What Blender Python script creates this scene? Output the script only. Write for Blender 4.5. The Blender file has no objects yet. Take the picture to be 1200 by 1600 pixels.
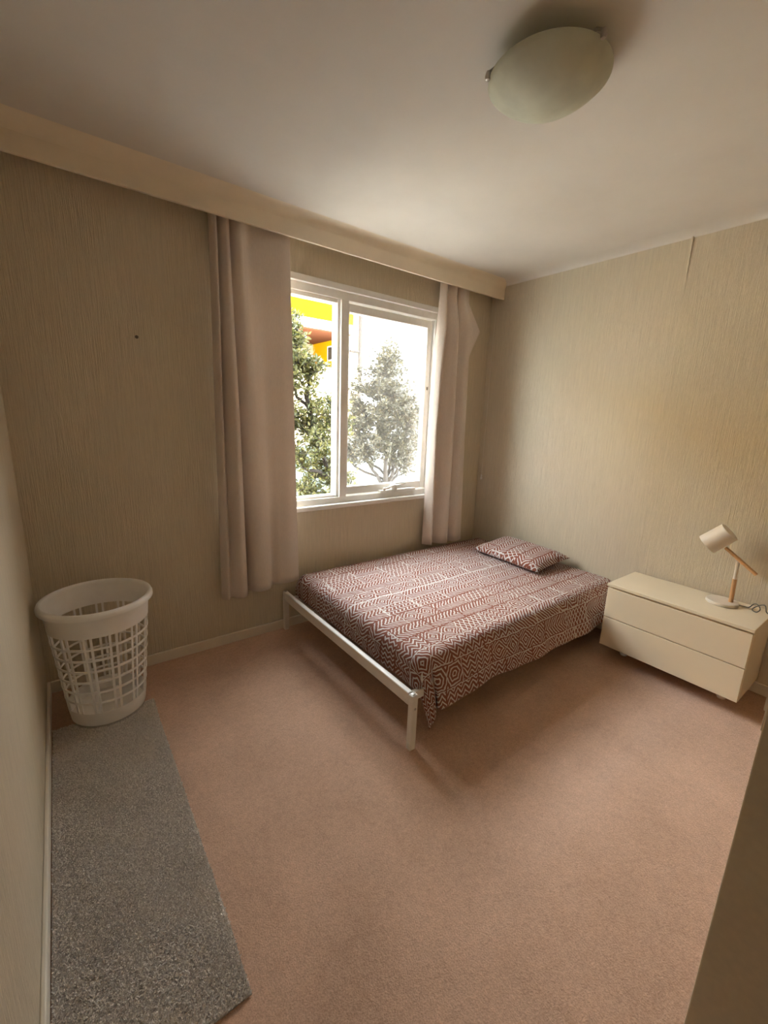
import bpy, bmesh, math, random
from mathutils import Vector, Matrix, noise as mnoise

random.seed(7)
scene = bpy.context.scene
COL = scene.collection
PI = math.pi

# ------------------------------------------------------------------ camera
F_PX, CAM_H = 666.95, 1.537
YAW, PITCH, ROLL = math.radians(37.385), math.radians(12.67), math.radians(2.045)
fwd = Vector((math.sin(YAW) * math.cos(PITCH), math.cos(YAW) * math.cos(PITCH), -math.sin(PITCH)))
rgt = Vector((math.cos(YAW), -math.sin(YAW), 0))
upv = rgt.cross(fwd)
r2 = rgt * math.cos(ROLL) + upv * math.sin(ROLL)
u2 = -rgt * math.sin(ROLL) + upv * math.cos(ROLL)
cam_data = bpy.data.cameras.new('camera')
cam_data.sensor_fit = 'HORIZONTAL'
cam_data.sensor_width = 36.0
cam_data.lens = 36.0 * F_PX / 1200.0
cam_data.clip_start = 0.02
cam = bpy.data.objects.new('camera', cam_data)
COL.objects.link(cam)
M = Matrix((r2, u2, -fwd)).transposed().to_4x4()
M.translation = Vector((0, 0, CAM_H))
cam.matrix_world = M
scene.camera = cam

# ------------------------------------------------------------------ sky, sun, exposure
world = bpy.data.worlds.new('sky')
scene.world = world
world.use_nodes = True
bg = world.node_tree.nodes['Background']
bg.inputs['Color'].default_value = (0.92, 0.97, 1.0, 1)
bg.inputs['Strength'].default_value = 14.0

sun_d = bpy.data.lights.new('sun', 'SUN')
sun_d.energy = 12.0
sun_d.angle = math.radians(1.5)
sun_d.color = (1.0, 0.96, 0.89)
sun = bpy.data.objects.new('sun', sun_d)
COL.objects.link(sun)
sun.rotation_euler = Vector((0.28, 0.72, -0.74)).to_track_quat('-Z', 'Y').to_euler()

portal_d = bpy.data.lights.new('window_portal', 'AREA')
portal_d.shape = 'RECTANGLE'
portal_d.size, portal_d.size_y = 1.8, 1.55
portal_d.cycles.is_portal = True
portal = bpy.data.objects.new('window_portal', portal_d)
COL.objects.link(portal)
portal.location = (1.715, 2.90, 1.62)
portal.rotation_euler = Vector((0, -1, 0)).to_track_quat('-Z', 'Z').to_euler()

scene.view_settings.view_transform = 'Standard'
scene.view_settings.look = 'None'
scene.view_settings.gamma = 1.0
scene.view_settings.use_curve_mapping = False
scene.view_settings.exposure = 1.5
scene.cycles.diffuse_bounces = 8
scene.cycles.max_bounces = 14
scene.cycles.transparent_max_bounces = 16

# ------------------------------------------------------------------ room dimensions
L, R, D, NEAR = -0.185, 3.183, 2.706, -0.72
H = 2.68
WX0, WX1, WZ0, WZ1 = 0.86, 2.57, 0.885, 2.36     # window opening


# ------------------------------------------------------------------ node helpers
class NT:
    def __init__(self, mat):
        self.t = mat.node_tree
    def node(self, kind, **kw):
        n = self.t.nodes.new(kind)
        for k, v in kw.items():
            setattr(n, k, v)
        return n
    def put(self, sock, v):
        if isinstance(v, bpy.types.NodeSocket):
            self.t.links.new(v, sock)
        else:
            if isinstance(v, tuple) and len(v) == 3 and sock.type == 'RGBA':
                v = (*v, 1)
            sock.default_value = v
    def m(self, op, a, b=None, c=None):
        n = self.node('ShaderNodeMath', operation=op)
        for i, v in enumerate((a, b, c)):
            if v is not None:
                self.put(n.inputs[i], v)
        return n.outputs[0]
    def mix(self, f, a, b, blend='MIX'):
        n = self.node('ShaderNodeMix', data_type='RGBA', blend_type=blend)
        self.put(n.inputs[0], f); self.put(n.inputs[6], a); self.put(n.inputs[7], b)
        return n.outputs[2]
    def mixf(self, f, a, b):
        n = self.node('ShaderNodeMix', data_type='FLOAT')
        self.put(n.inputs[0], f); self.put(n.inputs[2], a); self.put(n.inputs[3], b)
        return n.outputs[0]
    def coord(self, which='Object'):
        return self.node('ShaderNodeTexCoord').outputs[which]
    def map(self, vec, scale=(1, 1, 1), loc=(0, 0, 0)):
        n = self.node('ShaderNodeMapping')
        self.put(n.inputs['Vector'], vec)
        n.inputs['Scale'].default_value = scale
        n.inputs['Location'].default_value = loc
        return n.outputs[0]
    def noise(self, vec, scale, detail=4, rough=0.55):
        n = self.node('ShaderNodeTexNoise')
        self.put(n.inputs['Vector'], vec)
        n.inputs['Scale'].default_value = scale
        n.inputs['Detail'].default_value = detail
        n.inputs['Roughness'].default_value = rough
        return n.outputs[0]
    def ramp(self, f, stops):
        n = self.node('ShaderNodeValToRGB')
        self.put(n.inputs[0], f)
        el = n.color_ramp.elements
        while len(el) < len(stops):
            el.new(0.5)
        for e, (p, c) in zip(el, stops):
            e.position = p
            e.color = (*c, 1) if len(c) == 3 else c
        return n.outputs[0]
    def bump(self, h, strength=0.3, dist=0.01):
        n = self.node('ShaderNodeBump')
        self.put(n.inputs['Height'], h)
        n.inputs['Strength'].default_value = strength
        n.inputs['Distance'].default_value = dist
        return n.outputs[0]


def new_mat(name):
    m = bpy.data.materials.new(name)
    m.use_nodes = True
    return m, NT(m), m.node_tree.nodes['Principled BSDF']


def plain(name, col, rough=0.5, metal=0.0, var=0.06, scale=14.0, bump=0.0, spec=0.5, bscale=60):
    m, n, p = new_mat(name)
    v = n.coord()
    f = n.noise(v, scale, 3)
    dark = tuple(c * (1 - var) for c in col)
    lite = tuple(min(1, c * (1 + var)) for c in col)
    n.put(p.inputs['Base Color'], n.ramp(f, [(0.3, dark), (0.7, lite)]))
    p.inputs['Roughness'].default_value = rough
    p.inputs['Metallic'].default_value = metal
    p.inputs['Specular IOR Level'].default_value = spec
    if bump:
        n.put(p.inputs['Normal'], n.bump(n.noise(v, bscale, 4), bump, 0.004))
    return m


def wallpaper_mat(name, col, amp=1.0):
    m, n, p = new_mat(name)
    v = n.coord()
    st = n.noise(n.map(v, (150, 150, 4.0)), 1.0, 5, 0.6)          # vertical grass-cloth streaks
    st2 = n.noise(n.map(v, (330, 330, 16), (3, 1, 2)), 1.0, 3, 0.6)
    big = n.noise(v, 1.4, 3)
    c0 = tuple(c * (1 - 0.09 * amp) for c in col)
    c1 = tuple(min(1, c * (1 + 0.07 * amp)) for c in col)
    a = n.ramp(n.m('ADD', n.m('MULTIPLY', st, 0.65), n.m('MULTIPLY', st2, 0.35)), [(0.36, c0), (0.62, c1)])
    tint = n.ramp(big, [(0.3, (0.96, 0.97, 0.93)), (0.7, (1.0, 0.98, 0.96))])
    n.put(p.inputs['Base Color'], n.mix(1.0, a, tint, 'MULTIPLY'))
    p.inputs['Roughness'].default_value = 0.72
    p.inputs['Specular IOR Level'].default_value = 0.25
    hgt = n.m('ADD', n.m('MULTIPLY', st, 0.7), n.m('MULTIPLY', st2, 0.5))
    n.put(p.inputs['Normal'], n.bump(hgt, 0.8 * amp, 0.009))
    return m


def carpet_mat(name, dark, lite, scale=190, patch=2.6):
    m, n, p = new_mat(name)
    v = n.coord()
    fine = n.noise(v, scale, 3, 0.7)
    mid = n.noise(v, 55, 5, 0.75)
    big = n.noise(v, patch, 5, 0.6)
    f = n.m('ADD', n.m('MULTIPLY', fine, 0.45), n.m('ADD', n.m('MULTIPLY', mid, 0.3), n.m('MULTIPLY', big, 0.32)))
    n.put(p.inputs['Base Color'], n.ramp(f, [(0.38, dark), (0.69, lite)]))
    p.inputs['Roughness'].default_value = 0.95
    p.inputs['Specular IOR Level'].default_value = 0.1
    p.inputs['Sheen Weight'].default_value = 0.25
    p.inputs['Sheen Roughness'].default_value = 0.6
    n.put(p.inputs['Normal'], n.bump(n.m('ADD', fine, n.m('MULTIPLY', mid, 0.7)), 0.6, 0.006))
    return m


def tribal_mat(name):
    """brown cloth printed with hand-drawn off-white zigzags, chevrons and nested diamonds (UV in metres)"""
    m, n, p = new_mat(name)
    uv = n.node('ShaderNodeUVMap').outputs[0]
    wob = n.node('ShaderNodeTexNoise')
    n.put(wob.inputs['Vector'], uv)
    wob.inputs['Scale'].default_value = 22
    wob.inputs['Detail'].default_value = 2
    sepw = n.node('ShaderNodeSeparateColor'); n.put(sepw.inputs[0], wob.outputs[1])
    sep = n.node('ShaderNodeSeparateXYZ'); n.put(sep.inputs[0], uv)
    u = n.m('MULTIPLY_ADD', n.m('SUBTRACT', sepw.outputs[0], 0.5), 0.022, sep.outputs[0])
    v = n.m('MULTIPLY_ADD', n.m('SUBTRACT', sepw.outputs[1], 0.5), 0.022, sep.outputs[1])
    def wn(a, b):
        c = n.node('ShaderNodeCombineXYZ'); n.put(c.inputs[0], a); n.put(c.inputs[1], b)
        w = n.node('ShaderNodeTexWhiteNoise', noise_dimensions='2D'); n.put(w.inputs['Vector'], c.outputs[0])
        return w.outputs[0]
    def lt(a, b): return n.m('LESS_THAN', a, b)
    def tri(a): return n.m('PINGPONG', a, 0.5)
    B = 0.120
    vb = n.m('DIVIDE', v, B)
    row = n.m('FLOOR', vb)
    hv = n.m('SUBTRACT', vb, row)
    rr = wn(row, 3.7)
    su = n.m('ADD', n.m('DIVIDE', u, 0.24), n.m('MULTIPLY', rr, 3.0))
    colm = n.m('FLOOR', su)
    hu = n.m('SUBTRACT', su, colm)
    rnd = wn(colm, row)
    a = n.m('MULTIPLY', n.m('ABSOLUTE', n.m('SUBTRACT', n.m('FRACT', n.m('MULTIPLY', hu, 2.0)), 0.5)), 2.0)
    c = n.m('MULTIPLY', n.m('ABSOLUTE', n.m('SUBTRACT', hv, 0.5)), 2.0)
    duty = 0.37
    # nested diamonds
    pA = lt(n.m('FRACT', n.m('MULTIPLY_ADD', n.m('ADD', a, c), 2.6, 0.7)), duty)
    # zigzag lines running along u
    zz = n.m('MULTIPLY', tri(n.m('DIVIDE', u, 0.056)), 0.062)
    pB = lt(n.m('FRACT', n.m('DIVIDE', n.m('ADD', v, zz), 0.027)), duty)
    # chevrons stacked along u
    ch = n.m('MULTIPLY', tri(n.m('MULTIPLY', hv, 1.0)), 0.11)
    pC = lt(n.m('FRACT', n.m('DIVIDE', n.m('ADD', u, ch), 0.026)), duty)
    # lattice of small diamonds
    l1 = lt(n.m('FRACT', n.m('DIVIDE', n.m('ADD', n.m('MULTIPLY', u, 1.5), v), 0.050)), 0.24)
    l2 = lt(n.m('FRACT', n.m('DIVIDE', n.m('SUBTRACT', n.m('MULTIPLY', u, 1.5), v), 0.050)), 0.24)
    pD = n.m('MAXIMUM', l1, l2)
    # nested hexagons
    hx = n.m('MAXIMUM', n.m('MULTIPLY', c, 1.0), n.m('ADD', n.m('MULTIPLY', a, 0.8), n.m('MULTIPLY', c, 0.45)))
    pE = lt(n.m('FRACT', n.m('MULTIPLY_ADD', hx, 3.2, 0.5)), duty)
    # zigzag lines running along v
    zq = n.m('MULTIPLY', tri(n.m('DIVIDE', v, 0.04)), 0.036)
    pF = lt(n.m('FRACT', n.m('DIVIDE', n.m('ADD', u, zq), 0.027)), duty)
    pat = pA
    for th, q in ((0.20, pB), (0.40, pC), (0.62, pD), (0.74, pE), (0.88, pF)):
        pat = n.mixf(n.m('GREATER_THAN', rnd, th), pat, q)
    edge = n.m('MINIMUM', hv, n.m('SUBTRACT', 1.0, hv))
    bord = lt(edge, 0.045)
    keep = n.m('GREATER_THAN', rr, 0.66)
    pat = n.mixf(bord, pat, keep)
    ue = n.m('MINIMUM', hu, n.m('SUBTRACT', 1.0, hu))
    pat = n.mixf(lt(ue, 0.02), pat, n.m('GREATER_THAN', rnd, 0.5))
    weave = n.noise(n.map(uv, (1, 1, 1)), 260, 2)
    brown = n.ramp(weave, [(0.3, (0.17, 0.050, 0.030)), (0.7, (0.25, 0.078, 0.046))])
    white = n.ramp(weave, [(0.3, (0.54, 0.50, 0.48)), (0.7, (0.65, 0.61, 0.595))])
    n.put(p.inputs['Base Color'], n.mix(pat, brown, white))
    p.inputs['Roughness'].default_value = 0.8
    p.inputs['Specular IOR Level'].default_value = 0.2
    p.inputs['Sheen Weight'].default_value = 0.15
    n.put(p.inputs['Normal'], n.bump(n.noise(uv, 300, 2), 0.25, 0.002))
    return m


def cloth_mat(name, col, transl=0.25):
    m, n, p = new_mat(name)
    v = n.coord()
    w1 = n.noise(n.map(v, (260, 260, 40)), 1.0, 2)
    w2 = n.noise(v, 3.0, 3)
    f = n.m('ADD', n.m('MULTIPLY', w1, 0.6), n.m('MULTIPLY', w2, 0.4))
    c = n.ramp(f, [(0.3, tuple(x * 0.92 for x in col)), (0.7, tuple(x * 1.05 for x in col))])
    n.put(p.inputs['Base Color'], c)
    p.inputs['Roughness'].default_value = 0.85
    p.inputs['Specular IOR Level'].default_value = 0.2
    p.inputs['Sheen Weight'].default_value = 0.1
    n.put(p.inputs['Normal'], n.bump(w1, 0.2, 0.002))
    tr = n.node('ShaderNodeBsdfTranslucent'); n.put(tr.inputs[0], c)
    mx = n.node('ShaderNodeMixShader')
    mx.inputs[0].default_value = transl
    out = m.node_tree.nodes['Material Output']
    n.t.links.new(p.outputs[0], mx.inputs[1]); n.t.links.new(tr.outputs[0], mx.inputs[2])
    n.t.links.new(mx.outputs[0], out.inputs[0])
    return m


def pane_mat(name, dust):
    m, n, p = new_mat(name)
    n.t.nodes.remove(p)
    tr = n.node('ShaderNodeBsdfTransparent'); tr.inputs[0].default_value = (0.97, 0.98, 0.975, 1)
    gl = n.node('ShaderNodeBsdfGlossy'); gl.inputs['Roughness'].default_value = 0.02
    fr = n.node('ShaderNodeFresnel'); fr.inputs[0].default_value = 1.45
    mx = n.node('ShaderNodeMixShader'); n.t.links.new(n.m('MULTIPLY', fr.outputs[0], 0.6), mx.inputs[0])
    n.t.links.new(tr.outputs[0], mx.inputs[1]); n.t.links.new(gl.outputs[0], mx.inputs[2])
    last = mx.outputs[0]
    if dust:
        du = n.node('ShaderNodeBsdfTranslucent'); du.inputs[0].default_value = (0.96, 0.90, 0.80, 1)
        m2 = n.node('ShaderNodeMixShader')
        f = n.noise(n.map(n.coord(), (1, 1, 1)), 2.6, 4)
        n.put(m2.inputs[0], n.m('MULTIPLY', n.m('ADD', f, 0.5), dust))
        n.t.links.new(last, m2.inputs[1]); n.t.links.new(du.outputs[0], m2.inputs[2])
        last = m2.outputs[0]
    n.t.links.new(last, m.node_tree.nodes['Material Output'].inputs[0])
    return m


def leaf_mat(name, c0, c1):
    m, n, p = new_mat(name)
    gi = n.node('ShaderNodeNewGeometry').outputs['Random Per Island']
    c = n.ramp(gi, [(0.0, c0), (1.0, c1)])
    n.put(p.inputs['Base Color'], c)
    p.inputs['Roughness'].default_value = 0.45
    tr = n.node('ShaderNodeBsdfTranslucent'); n.put(tr.inputs[0], c)
    mx = n.node('ShaderNodeMixShader'); mx.inputs[0].default_value = 0.35
    n.t.links.new(p.outputs[0], mx.inputs[1]); n.t.links.new(tr.outputs[0], mx.inputs[2])
    n.t.links.new(mx.outputs[0], m.node_tree.nodes['Material Output'].inputs[0])
    return m


def wood_mat(name, c0, c1):
    m, n, p = new_mat(name)
    g = n.noise(n.map(n.coord('Generated'), (14, 14, 1.5)), 2.0, 4)
    n.put(p.inputs['Base Color'], n.ramp(g, [(0.3, c0), (0.7, c1)]))
    p.inputs['Roughness'].default_value = 0.5
    return m


MAT = dict(
    wall=wallpaper_mat('tan_grasscloth_wallpaper', (0.66, 0.585, 0.465)),
    ceiling=plain('aged_white_ceiling_paint', (0.67, 0.635, 0.59), 0.85, var=0.03, scale=3, bump=0.08, spec=0.2),
    pelmet=plain('cream_pelmet_paint', (0.80, 0.71, 0.57), 0.5, var=0.04, scale=5),
    trim=plain('cream_gloss_trim_paint', (0.74, 0.68, 0.58), 0.4, var=0.04, scale=9),
    white=plain('white_window_paint', (0.80, 0.79, 0.76), 0.35, var=0.04, scale=12),
    carpet=carpet_mat('dusty_pink_brown_carpet', (0.40, 0.250, 0.170), (0.74, 0.485, 0.355)),
    rugbase=carpet_mat('grey_rug_backing', (0.42, 0.38, 0.35), (0.60, 0.55, 0.51)),
    cloth=tribal_mat('brown_print_bed_linen'),
    curtain=cloth_mat('taupe_curtain_cloth', (0.73, 0.645, 0.58), 0.08),
    bedmetal=plain('white_powder_coated_metal', (0.76, 0.73, 0.68), 0.35, var=0.03),
    mattress=plain('white_mattress_ticking', (0.7, 0.68, 0.64), 0.9, var=0.03),
    cabinet=plain('cream_gloss_laminate', (0.83, 0.735, 0.565), 0.22, var=0.02, scale=4),
    dark=plain('dark_gap', (0.05, 0.045, 0.04), 0.8),
    lampwhite=plain('warm_white_lamp_metal', (0.74, 0.67, 0.58), 0.4, var=0.02),
    wood=wood_mat('light_beech_wood', (0.50, 0.27, 0.12), (0.64, 0.38, 0.19)),
    cord=plain('grey_rubber_cord', (0.10, 0.10, 0.09), 0.6),
    plastic=plain('white_basket_plastic', (0.88, 0.86, 0.84), 0.4, var=0.03),
    frosted=plain('frosted_green_grey_glass', (0.52, 0.535, 0.43), 0.62, var=0.10, scale=9),
    chrome=plain('brushed_nickel', (0.45, 0.42, 0.38), 0.3, metal=0.9),
    pane=pane_mat('clear_window_glass', 0.0),
    dusty=pane_mat('dusty_window_glass', 0.009),
    bark=plain('grey_brown_bark', (0.014, 0.010, 0.008), 0.9, var=0.3, scale=30, bump=0.4),
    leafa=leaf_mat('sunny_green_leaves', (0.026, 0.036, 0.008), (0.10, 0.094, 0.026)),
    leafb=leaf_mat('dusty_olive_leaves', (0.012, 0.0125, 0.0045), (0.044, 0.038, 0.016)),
    yellow=plain('yellow_render', (0.42, 0.210, 0.0030), 1.0, var=0.03, spec=0.0),
    soffit=plain('terracotta_soffit', (0.11, 0.040, 0.020), 0.9, spec=0.1),
    render=plain('white_render', (0.60, 0.58, 0.54), 0.8, var=0.03),
    cream=plain('cream_render', (0.50, 0.40, 0.26), 0.8, var=0.03),
    grey=plain('pale_grey_render', (0.04, 0.041, 0.041), 0.8, var=0.03),
    winglass=plain('dark_far_window_glass', (0.012, 0.010, 0.010), 0.15),
    gwall=plain('weathered_garden_wall_render', (0.085, 0.088, 0.088), 0.9, var=0.08, scale=3),
    teal=plain('pale_green_fence_paint', (0.055, 0.075, 0.066), 0.7),
    ground=plain('pale_concrete_paving', (0.50, 0.48, 0.44), 0.9, var=0.12, scale=4),
    nail=plain('dull_steel', (0.15, 0.12, 0.09), 0.5, metal=0.6),
    door=plain('tan_door_paint', (0.66, 0.56, 0.41), 0.55, var=0.04, scale=60, bump=0.1),
    skin_ext=plain('shade_storey_render', (0.4, 0.33, 0.27), 0.9),
)


# ------------------------------------------------------------------ mesh helpers
def box(bm, x0, x1, y0, y1, z0, z1, bevel=0.0, seg=2):
    v = [bm.verts.new((x, y, z)) for x in (x0, x1) for y in (y0, y1) for z in (z0, z1)]
    idx = [(0, 1, 3, 2), (4, 6, 7, 5), (0, 4, 5, 1), (2, 3, 7, 6), (0, 2, 6, 4), (1, 5, 7, 3)]
    fs = [bm.faces.new([v[i] for i in f]) for f in idx]
    if bevel:
        es = list({e for f in fs for e in f.edges})
        bmesh.ops.bevel(bm, geom=es, offset=bevel, segments=seg, affect='EDGES', profile=0.5)
    return bm


def bx(*a, **k):
    return box(bmesh.new(), *a, **k)


def tube(bm, pts, rad, n=8, cap=True):
    pts = [Vector(p) for p in pts]
    if not isinstance(rad, (list, tuple)):
        rad = [rad] * len(pts)
    rings = []
    ref = Vector((0, 0, 1))
    for i, p in enumerate(pts):
        t = (pts[min(i + 1, len(pts) - 1)] - pts[max(i - 1, 0)])
        t = t.normalized() if t.length > 1e-9 else Vector((0, 0, 1))
        rr = ref if abs(t.dot(ref)) < 0.95 else Vector((1, 0, 0))
        a = t.cross(rr).normalized()
        b = t.cross(a).normalized()
        rings.append([bm.verts.new(p + (a * math.cos(2 * PI * k / n) + b * math.sin(2 * PI * k / n)) * rad[i]) for k in range(n)])
    for i in range(len(rings) - 1):
        for k in range(n):
            bm.faces.new((rings[i][k], rings[i][(k + 1) % n], rings[i + 1][(k + 1) % n], rings[i + 1][k]))
    if cap:
        bm.faces.new(list(reversed(rings[0])))
        bm.faces.new(rings[-1])
    return bm


def lathe(bm, prof, c=(0, 0, 0), n=48, closed=False, axis=None):
    """revolve (r, z) points about the vertical through c, or about the given axis"""
    c = Vector(c)
    if axis is None:
        ex, ey, ez = Vector((1, 0, 0)), Vector((0, 1, 0)), Vector((0, 0, 1))
    else:
        ez = Vector(axis).normalized()
        ex = ez.cross(Vector((0, 0, 1)) if abs(ez.z) < 0.9 else Vector((1, 0, 0))).normalized()
        ey = ez.cross(ex)
    rings = []
    for r, z in prof:
        if r < 1e-6:
            rings.append([bm.verts.new(c + ez * z)])
        else:
            rings.append([bm.verts.new(c + (ex * math.cos(2 * PI * k / n) + ey * math.sin(2 * PI * k / n)) * r + ez * z) for k in range(n)])
    pairs = list(zip(rings[:-1], rings[1:]))
    if closed:
        pairs.append((rings[-1], rings[0]))
    for a, b in pairs:
        for k in range(n):
            q = [a[k % len(a)], a[(k + 1) % len(a)], b[(k + 1) % len(b)], b[k % len(b)]]
            u = []
            for w in q:
                if w not in u:
                    u.append(w)
            if len(u) > 2:
                bm.faces.new(u)
    return bm


def base_of(o):
    p = Vector((0, 0, 0))
    while o is not None:
        p = p + o.location
        o = o.parent
    return p


def add(name, bm, mat, parent=None, smooth=False, angle=40):
    me = bpy.data.meshes.new(name)
    bmesh.ops.recalc_face_normals(bm, faces=bm.faces[:])
    if parent is not None:
        off = base_of(parent)
    else:
        xs = [v.co for v in bm.verts]
        off = Vector(((min(v.x for v in xs) + max(v.x for v in xs)) / 2, (min(v.y for v in xs) + max(v.y for v in xs)) / 2, min(v.z for v in xs)))
    bmesh.ops.translate(bm, verts=bm.verts[:], vec=-off)
    bm.to_mesh(me)
    bm.free()
    me.materials.append(MAT[mat] if isinstance(mat, str) else mat)
    o = bpy.data.objects.new(name, me)
    COL.objects.link(o)
    if parent is not None:
        o.parent = parent
    else:
        o.location = off
    if smooth:
        for p in me.polygons:
            p.use_smooth = True
        if angle:
            try:
                me.set_sharp_from_angle(angle=math.radians(angle))
            except Exception:
                pass
    return o


def thing(name, loc, label=None, cat=None, group=None, kind=None):
    o = bpy.data.objects.new(name, None)
    COL.objects.link(o)
    o.location = loc
    o.empty_display_size = 0.1
    return tag(o, label, cat, group, kind)


def tag(o, label=None, cat=None, group=None, kind=None):
    for k, v in (('label', label), ('category', cat), ('group', group), ('kind', kind)):
        if v:
            o[k] = v
    return o


def struct(name, bm, mat, label, cat, smooth=False):
    return tag(add(name, bm, mat, smooth=smooth), label, cat, kind='structure')


def catmull(pts, n):
    """resample a list of tuples by Catmull-Rom to n+1 samples (uniform in index)"""
    out = []
    m = len(pts) - 1
    for i in range(n + 1):
        t = i / n * m
        k = min(int(t), m - 1)
        f = t - k
        p0, p1, p2, p3 = pts[max(k - 1, 0)], pts[k], pts[k + 1], pts[min(k + 2, m)]
        out.append(tuple(0.5 * (2 * b + (c - a) * f + (2 * a - 5 * b + 4 * c - d) * f * f + (-a + 3 * b - 3 * c + d) * f ** 3)
                         for a, b, c, d in zip(p0, p1, p2, p3)))
    return out


# ================================================================== ROOM SHELL
T = 0.16
struct('floor', bx(L - T, R + T, -2.2, D + T, -0.12, 0.0), 'carpet', 'dusty pink brown carpet covering the bedroom floor', 'carpet floor')
struct('ceiling', bx(L - T, R + T, -2.2, D + T, H, H + 0.15), 'ceiling', 'aged white painted flat ceiling above the bedroom', 'ceiling')

bm = bmesh.new()
box(bm, L - T, WX0, D, D + T, 0, H)
box(bm, WX1, R + T, D, D + T, 0, H)
box(bm, WX0, WX1, D, D + T, 0, WZ0)
box(bm, WX0, WX1, D, D + T, WZ1, H)
wall_back = struct('wall_back', bm, 'wall', 'tan textured wallpapered wall around the window', 'wall')
wall_left = struct('wall_left', bx(L - T, L, -2.2, D, 0, H), 'wall', 'tan wallpapered wall along the grey rug', 'wall')
wall_right = struct('wall_right', bx(R, R + T, -2.2, D, 0, H), 'wall', 'brightly lit streaky tan wallpapered wall behind pillow and drawers', 'wall')
bm = bmesh.new()
box(bm, L, 0.06, NEAR - 0.1, NEAR, 0, H)
box(bm, 0.94, R, NEAR - 0.1, NEAR, 0, H)
box(bm, 0.06, 0.94, NEAR - 0.1, NEAR, 2.06, H)
struct('wall_near', bm, 'wall', 'tan wallpapered wall with the doorway behind the camera', 'wall')
struct('wall_hall', bx(L, R, -2.2, -2.08, 0, H), 'wall', 'plain tan hallway wall beyond the doorway', 'wall')
struct('added_shade_storey', bx(L - T, R + T, -2.2, D + T, H + 0.15, 5.7), 'skin_ext', 'unseen storey block added above the ceiling to shade the yard', 'added shade block')  # unseen block added to keep the sun off the yard trees

# wallpaper joints on the lit wall: a slightly lifted paper edge
def seam(y, z0, z1, w, parent, amp=0.004):
    bm = bmesh.new()
    n = 40
    prev = None
    for i in range(n + 1):
        t = i / n
        z = z0 + (z1 - z0) * t
        dy = amp * mnoise.noise(Vector((y * 7, 0, z * 2.3)))
        lift = 0.0012 + 0.0030 * max(0, mnoise.noise(Vector((3.1, y, z * 3.0)))) + (0.006 * max(0, t - 0.86) / 0.14 if z1 > 2.5 else 0)
        a = bm.verts.new((R + 0.0002, y + dy + w, z))
        b = bm.verts.new((R - lift, y + dy, z))
        c = bm.verts.new((R + 0.0002, y + dy - 0.0004, z))
        if prev:
            bm.faces.new((prev[0], a, b, prev[1]))
            bm.faces.new((prev[1], b, c, prev[2]))
        prev = (a, b, c)
    add('wallpaper_joint', bm, 'wall', parent)
seam(1.194, 0.45, 2.655, 0.012, wall_right)

# pelmet with its cove to the ceiling
PY, PZ = 2.575, 2.542
pel = thing('trim_1', (1.5, PY, PZ), 'long cream boxed curtain pelmet above the window', 'pelmet', kind='structure')
add('fascia_board', bx(L, R, PY, PY + 0.018, PZ, H, bevel=0.002), 'pelmet', pel)
def cove(axis, a0, a1, w, h, n=8):
    """quarter-round concave cornice; axis 'x' runs along the pelmet, 'y' along the lit wall"""
    bm = bmesh.new()
    prof = [(0, 0)] + [(w * (1 - math.cos(t * PI / 2 / n)) if False else w * (t / n) ** 1.6, -h * (1 - (t / n)) ** 1.6) for t in range(n + 1)]
    rows = []
    for a in (a0, a1):
        row = []
        for d, z in prof[1:]:
            row.append(bm.verts.new((a, PY - d, H + z)) if axis == 'x' else bm.verts.new((R - d, a, H + z)))
        row.append(bm.verts.new((a, PY + 0.002, H + 0.002)) if axis == 'x' else bm.verts.new((R + 0.002, a, H + 0.002)))
        rows.append(row)
    k = len(rows[0])
    for i in range(k):
        bm.faces.new((rows[0][i], rows[0][(i + 1) % k], rows[1][(i + 1) % k], rows[1][i]))
    for r in rows:
        bm.faces.new(r)
    return bm
add('cove_moulding', cove('x', L, R, 0.060, 0.055), 'pelmet', pel, smooth=True)
cor = add('trim_2', cove('y', NEAR, PY, 0.095, 0.032), 'ceiling', smooth=True)
tag(cor, 'shallow cream cornice between ceiling and lit right wall', 'cornice', kind='structure')

# baseboards
def skirting(name, x0, x1, y0, y1, label):
    return struct(name, bx(x0, x1, y0, y1, 0, 0.068, bevel=0.004), 'trim', label, 'baseboard')
skirting('baseboard_back', L + 0.014, R, D - 0.014, D, 'cream painted baseboard under the window wall')
skirting('baseboard_left', L, L + 0.014, NEAR, D, 'cream painted baseboard beside the grey rug')
skirting('baseboard_right', R - 0.014, R, NEAR, D - 0.014, 'cream painted baseboard behind the drawers')

# open door standing on the right of the camera
door = thing('door_1', (0.92, -0.3, 0), 'tan painted door standing open at the right edge', 'door', kind='structure')
add('door_leaf', bx(0.90, 0.938, NEAR + 0.015, 0.104, 0.012, 2.04, bevel=0.002), 'door', door)
add('latch_plate', bx(0.907, 0.931, 0.104, 0.1065, 1.035, 1.13, bevel=0.0008), 'lampwhite', door)
add('latch_bolt', bx(0.911, 0.927, 0.1065, 0.110, 1.07, 1.10, bevel=0.003), 'lampwhite', door)
dh = bmesh.new()
lathe(dh, [(0, 0), (0.026, 0), (0.026, 0.006), (0.010, 0.010), (0.010, 0.035), (0.024, 0.042), (0.028, 0.055), (0.022, 0.068), (0, 0.072)], (0.90, 0.045, 1.083), 24, axis=(-1, 0, 0))
add('door_knob', dh, 'chrome', door, smooth=True)

# ================================================================== WINDOW
win = thing('window_1', ((WX0 + WX1) / 2, D, WZ0), 'white timber window with fixed left pane and dusty winding right sash', 'window', kind='structure')
def wpart(name, *a, mat='white', bevel=0.003, parent=win):
    return add(name, bx(*a, bevel=bevel), mat, parent)
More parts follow.
